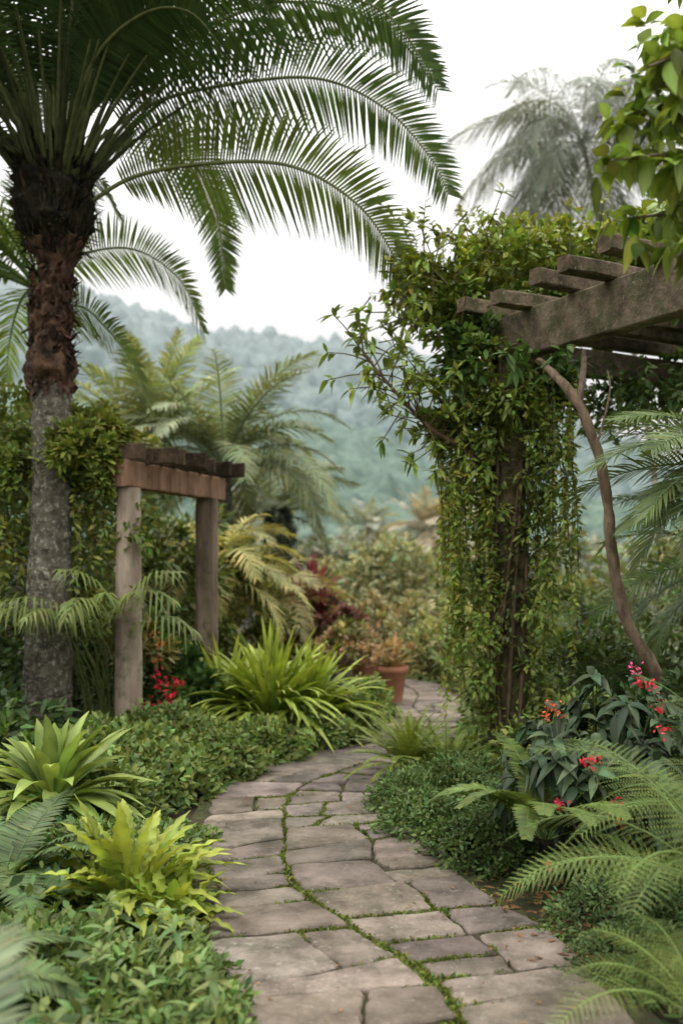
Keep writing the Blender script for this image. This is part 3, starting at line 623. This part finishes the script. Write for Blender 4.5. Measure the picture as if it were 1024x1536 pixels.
# shrubs behind, left side
a=MB('shrub_border')
for c,r,nn,col,L in (((-3.2,10.2,.9),(1.1,.6,1.0),3200,(.05,.09,.027),.13),((-2.1,10.4,1.1),(.8,.5,1.0),3400,(.08,.12,.033),.12),((-4.0,9.5,1.4),(1.2,.7,1.4),2600,(.04,.075,.025),.14),
                     ((-2.9,9.0,.6),(.7,.5,.7),2400,(.045,.085,.027),.11),((-1.9,9.3,.5),(.6,.4,.55),2200,(.065,.11,.03),.10),((-3.0,7.2,.5),(.7,.6,.6),2200,(.035,.075,.024),.12),((-2.6,7.0,.3),(.6,.5,.4),2000,(.04,.08,.025),.11),
                     ((-1.3,11.5,.9),(.7,.5,.8),2400,(.12,.16,.045),.11),((-3.6,11.5,2.4),(1.4,.8,.9),3000,(.08,.13,.04),.14),((-2.2,6.3,.2),(.5,.5,.35),1900,(.055,.11,.032),.10),((-2.0,12.6,1.6),(.9,.5,.8),2400,(.11,.165,.06),.13)):
    clump_cloud(a,c,r,nn,L,L*.42,col,LEAF,clumps=60,cr=.25,up=.1,k=2,prof='tiny')
a.build()
# vine on the small pergola
a=MB('climbing_vine')
for c,r,nn,col in (((-2.1,8.3,2.60),(.36,.4,.26),2800,(.15,.2,.045)),((-2.05,7.85,2.42),(.26,.2,.2),1500,(.14,.195,.042)),((-2.8,8.5,2.6),(.7,.6,.36),3800,(.13,.185,.045)),((-1.88,8.0,2.25),(.13,.2,.34),1300,(.11,.165,.038)),((-3.4,8.5,2.4),(.6,.6,.55),2400,(.11,.165,.042)),((-1.95,9.1,2.62),(.3,.4,.10),900,(.16,.2,.05)),((-2.5,8.1,2.25),(.5,.25,.3),2000,(.11,.17,.038)),((-1.66,8.0,1.72),(.13,.14,.28),300,(.11,.17,.038))):
    clump_cloud(a,c,r,nn,.08,.035,col,LEAF,clumps=36,cr=.3,k=3,prof='leaf')
n=70;s0=np.c_[rng.uniform(-3.3,-1.85,n),rng.uniform(7.8,9.0,n),rng.uniform(2.1,2.5,n)]
strands(a,s0,rng.uniform(.3,1.4,n),.075,.03,(.13,.18,.042),LEAF)
a.build()
a=MB('bamboo_palm')
for i in range(20):
    az=math.radians(rng.uniform(170,320));p=arc((-1.98+rng.normal(0,.12),8.3,.2),az,1.47,rng.uniform(1.5,2.1),math.radians(rng.uniform(60,130)))
    frond(a,p,nl=26,ll=.26,lw=.022,a0=50,a1=30,droop=1.0,t0=.5,col=(.11,.16,.045),rr=.007,rcol=(.12,.15,.05))
a.build()

# mid-distance planting
palm('date_palm',(-1.65,14,0),2.9,36,2.1,.48,.03,(.13,.175,.095),trunk=.12,el=(5,80),bend=(60,110),nl=54)
palm('date_palm',(-2.9,15,0),3.2,26,1.9,.5,.035,(.165,.22,.10),trunk=.12,el=(30,86),bend=(20,60),nl=48)
palm('date_palm',(-1.15,16,0),2.3,24,1.7,.42,.03,(.125,.165,.11),trunk=.10,el=(0,80),bend=(60,110),nl=42)
palm('golden_cane_palm',(-1.5,11.6,0),1.3,28,1.35,.33,.022,(.28,.30,.12),trunk=.06,el=(10,80),bend=(70,120),nl=40)
palm('golden_cane_palm',(-1.0,12.6,0),1.0,22,1.2,.3,.024,(.25,.26,.13),trunk=.06,el=(10,80),bend=(70,120),nl=34)
a=MB('conifer')
for i in range(9):
    z0=.4+i*.22;r=.62*(1-i/9.5)+.06
    clump_cloud(a,(-.85,14,z0),(r,r,.2),650,.1,.02,(.06,.09,.068),LEAF,clumps=16,cr=.3)
tube(a,[(-.85,14,0),(-.85,14,2.3)],[.06,.02],TWIG,seg=6,m=6);a.build()
a=MB('red_cordyline')
for c,nn,l in (((-.38,13,1.05),70,.62),((-.3,13,.75),60,.5),((-.5,13,.8),50,.5)):
    rosette(a,c,nn,l,.065,(.19,.055,.075),LEAF,el0=88,el1=10,droop=.2,k=5)
tube(a,[(-.38,13,0),(-.38,13,1)],[.03,.025],TWIG,seg=8,m=8)
clump_cloud(a,(-.1,12.8,.78),(.35,.3,.28),1100,.11,.05,(.16,.09,.08),LEAF,clumps=20,k=3,prof='leaf')
clump_cloud(a,(-.55,12.6,.5),(.35,.3,.35),900,.11,.05,(.12,.075,.055),LEAF,clumps=20,k=3,prof='leaf');a.build()
mounds('round_bush',[(.9,20,1.15,1.95),(-.3,21,.9,1.5),(1.9,22,1.0,1.5)],580,.16,.08,(.17,.205,.105),nz=.12)  # leaf colour lightened to stand in for mist at this distance
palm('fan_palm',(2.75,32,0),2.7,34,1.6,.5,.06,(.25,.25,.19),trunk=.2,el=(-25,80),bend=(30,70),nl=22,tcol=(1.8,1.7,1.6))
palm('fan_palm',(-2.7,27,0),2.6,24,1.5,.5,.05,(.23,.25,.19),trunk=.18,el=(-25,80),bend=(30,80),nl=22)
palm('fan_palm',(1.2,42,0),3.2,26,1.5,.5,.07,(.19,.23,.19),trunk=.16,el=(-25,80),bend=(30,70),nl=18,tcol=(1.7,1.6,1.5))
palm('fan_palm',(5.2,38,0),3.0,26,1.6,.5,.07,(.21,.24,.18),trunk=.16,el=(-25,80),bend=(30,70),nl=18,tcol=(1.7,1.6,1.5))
a=MB('flower_border')
for i in range(24):
    x,y=rng.uniform(-1.0,.2),rng.uniform(11.6,14)
    clump_cloud(a,(x,y,rng.uniform(.25,.65)),(.3,.25,.28),360,.11,.035,arr([(.22,.24,.10),(.15,.20,.07),(.28,.22,.15),(.14,.18,.06)][rng.integers(4)]),LEAF,clumps=10)
for i in range(14):
    x,y=rng.uniform(1.5,3.4),rng.uniform(12,17)
    clump_cloud(a,(x,y,rng.uniform(.3,.9)),(.45,.4,.4),440,.13,.05,arr([(.22,.24,.11),(.15,.20,.08),(.12,.17,.07)][rng.integers(3)]),LEAF,clumps=14)
for i in range(8):
    x,y=rng.uniform(.2,1.8),rng.uniform(14.4,17)
    clump_cloud(a,(x,y,rng.uniform(.3,.8)),(.45,.4,.4),440,.13,.05,arr([(.22,.24,.13),(.24,.23,.13),(.15,.19,.08)][rng.integers(3)]),LEAF,clumps=14)
a.build()
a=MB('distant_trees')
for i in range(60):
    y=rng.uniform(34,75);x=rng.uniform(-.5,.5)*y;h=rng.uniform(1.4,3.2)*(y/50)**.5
    c=arr([(.16,.20,.155),(.14,.185,.145),(.19,.22,.165)][rng.integers(3)])  # tree greens pre-lightened, so aerial haze sits in the leaf colour
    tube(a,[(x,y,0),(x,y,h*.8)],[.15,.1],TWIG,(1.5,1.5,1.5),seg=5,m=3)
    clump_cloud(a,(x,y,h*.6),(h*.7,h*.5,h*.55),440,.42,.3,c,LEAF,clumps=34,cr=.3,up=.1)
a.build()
# shrubs right background
a=MB('shrub_border')
for c,r,nn,col,L in (((3.2,9.8,.7),(1.0,.6,.75),2800,(.07,.12,.038),.11),((2.5,11.5,.7),(.8,.6,.65),2400,(.12,.17,.055),.11),((2.4,8.2,.5),(.6,.5,.6),2500,(.06,.105,.033),.09),((2.0,5.9,.35),(.5,.5,.5),2200,(.04,.08,.027),.09),((1.85,7.6,.5),(.45,.5,.6),2300,(.07,.12,.035),.08),((2.9,6.2,.6),(.8,.7,.7),2000,(.04,.08,.027),.11),
                     ((4.3,13,1.0),(1.4,.8,.9),2300,(.13,.175,.07),.14),((1.75,5.2,.2),(.5,.4,.35),2000,(.035,.07,.025),.08)):
    clump_cloud(a,c,r,nn,L,L*.42,col,LEAF,clumps=60,cr=.25,up=.2,k=2,prof='tiny')
a.build()
fern('feathery_shrub',(2.25,8.0,.2),32,1.05,1.0,.9,.2,.013,(.075,.125,.048),sub=7,nl=24,elj=.3)
fern('feathery_shrub',(1.85,7.5,.1),24,.9,1.0,.9,.2,.013,(.085,.135,.048),sub=7,nl=24,elj=.3)

# ---------------------------------------------------------------- terracotta pots
def potm(x,y,s,nl):
    pot=MB('terracotta_pot');prof=arr([(0,.0),(.11,.0),(.115,.02),(.155,.33),(.175,.335),(.18,.40),(.155,.40),(.14,.36),(0,.36)])*s
    an=np.linspace(0,2*np.pi,28,endpoint=False)
    V=np.array([[(x+r*math.cos(t),y+r*math.sin(t),z) for t in an] for r,z in prof]);ix=np.arange(len(prof)*28).reshape(-1,28);nx=np.roll(ix,-1,1)
    pot.add(V.reshape(-1,3),np.stack([ix[:-1],nx[:-1],nx[1:],ix[1:]],-1).reshape(-1,4),(1,1,1),TERRA)
    rosette(pot,(x,y,.36*s),nl,.42*s,.045,(.22,.20,.10),LEAF,el0=85,el1=30,droop=.3,k=5)
    clump_cloud(pot,(x-.05,y,.56*s),(.3,.25,.12),450,.07,.03,(.24,.19,.11),LEAF,clumps=16)
    pot.build()
potm(.54,10.9,1.05,50);potm(.28,12.2,1.0,50)

# ---------------------------------------------------------------- camera, light, world
cd=bpy.data.cameras.new('camera');cam=bpy.data.objects.new('camera',cd);bpy.context.collection.objects.link(cam)
cam.location=(0,0,1.5);cam.rotation_euler=(math.radians(90),0,0)
cd.sensor_width=36;cd.lens=35.15;cd.shift_y=.0534;cd.clip_end=5000
cd.dof.use_dof=True;cd.dof.focus_distance=5.0;cd.dof.aperture_fstop=1.5
bpy.context.scene.camera=cam
sd=bpy.data.lights.new('sun','SUN');so=bpy.data.objects.new('sun',sd);bpy.context.collection.objects.link(so)
sd.energy=1.4;sd.angle=math.radians(20);sd.color=(1,.94,.86)
SE,SA=55,-60   # elevation, azimuth from +Y towards +X
dv=Vector((math.sin(math.radians(SA))*math.cos(math.radians(SE)),math.cos(math.radians(SA))*math.cos(math.radians(SE)),math.sin(math.radians(SE))))
so.rotation_euler=dv.to_track_quat('Z','Y').to_euler()
w=bpy.data.worlds.new('World');bpy.context.scene.world=w;w.use_nodes=True;nt=w.node_tree;N=nt.nodes;L=nt.links;N.clear()
out=N.new('ShaderNodeOutputWorld');bg=N.new('ShaderNodeBackground');bg.inputs[1].default_value=.1
sky=N.new('ShaderNodeTexSky');sky.sky_type='NISHITA';sky.sun_disc=False;sky.sun_elevation=math.radians(SE);sky.sun_rotation=math.radians(SA);sky.dust_density=4
tc=N.new('ShaderNodeTexCoord');sx=N.new('ShaderNodeSeparateXYZ');L.new(tc.outputs['Generated'],sx.inputs[0])
cr=N.new('ShaderNodeMapRange');cr.interpolation_type='SMOOTHSTEP';cr.inputs[1].default_value=.08;cr.inputs[2].default_value=1;cr.inputs[3].default_value=8.5;cr.inputs[4].default_value=36
L.new(sx.outputs[2],cr.inputs[0])
nz=N.new('ShaderNodeTexNoise');nz.inputs['Scale'].default_value=1.8;nz.inputs['Detail'].default_value=2;L.new(tc.outputs['Generated'],nz.inputs['Vector'])
m2=N.new('ShaderNodeMapRange');m2.inputs[1].default_value=.3;m2.inputs[2].default_value=.7;m2.inputs[3].default_value=.95;m2.inputs[4].default_value=1.03;L.new(nz.outputs[0],m2.inputs[0])
ml=N.new('ShaderNodeMath');ml.operation='MULTIPLY';L.new(cr.outputs[0],ml.inputs[0]);L.new(m2.outputs[0],ml.inputs[1])
cb=N.new('ShaderNodeCombineColor')
for i,f in enumerate((1.005,.995,.985)):
    q=N.new('ShaderNodeMath');q.operation='MULTIPLY';q.inputs[1].default_value=f;L.new(ml.outputs[0],q.inputs[0]);L.new(q.outputs[0],cb.inputs[i])
mx=N.new('ShaderNodeMix');mx.data_type='RGBA';mx.inputs[0].default_value=.96
L.new(sky.outputs[0],mx.inputs[6]);L.new(cb.outputs[0],mx.inputs[7]);L.new(mx.outputs[2],bg.inputs[0]);L.new(bg.outputs[0],out.inputs[0])
sc_=bpy.context.scene;sc_.view_settings.view_transform='Standard';sc_.view_settings.look='None';sc_.view_settings.exposure=0
print('verts',sum(len(o.data.vertices) for o in bpy.data.objects if o.type=='MESH'))
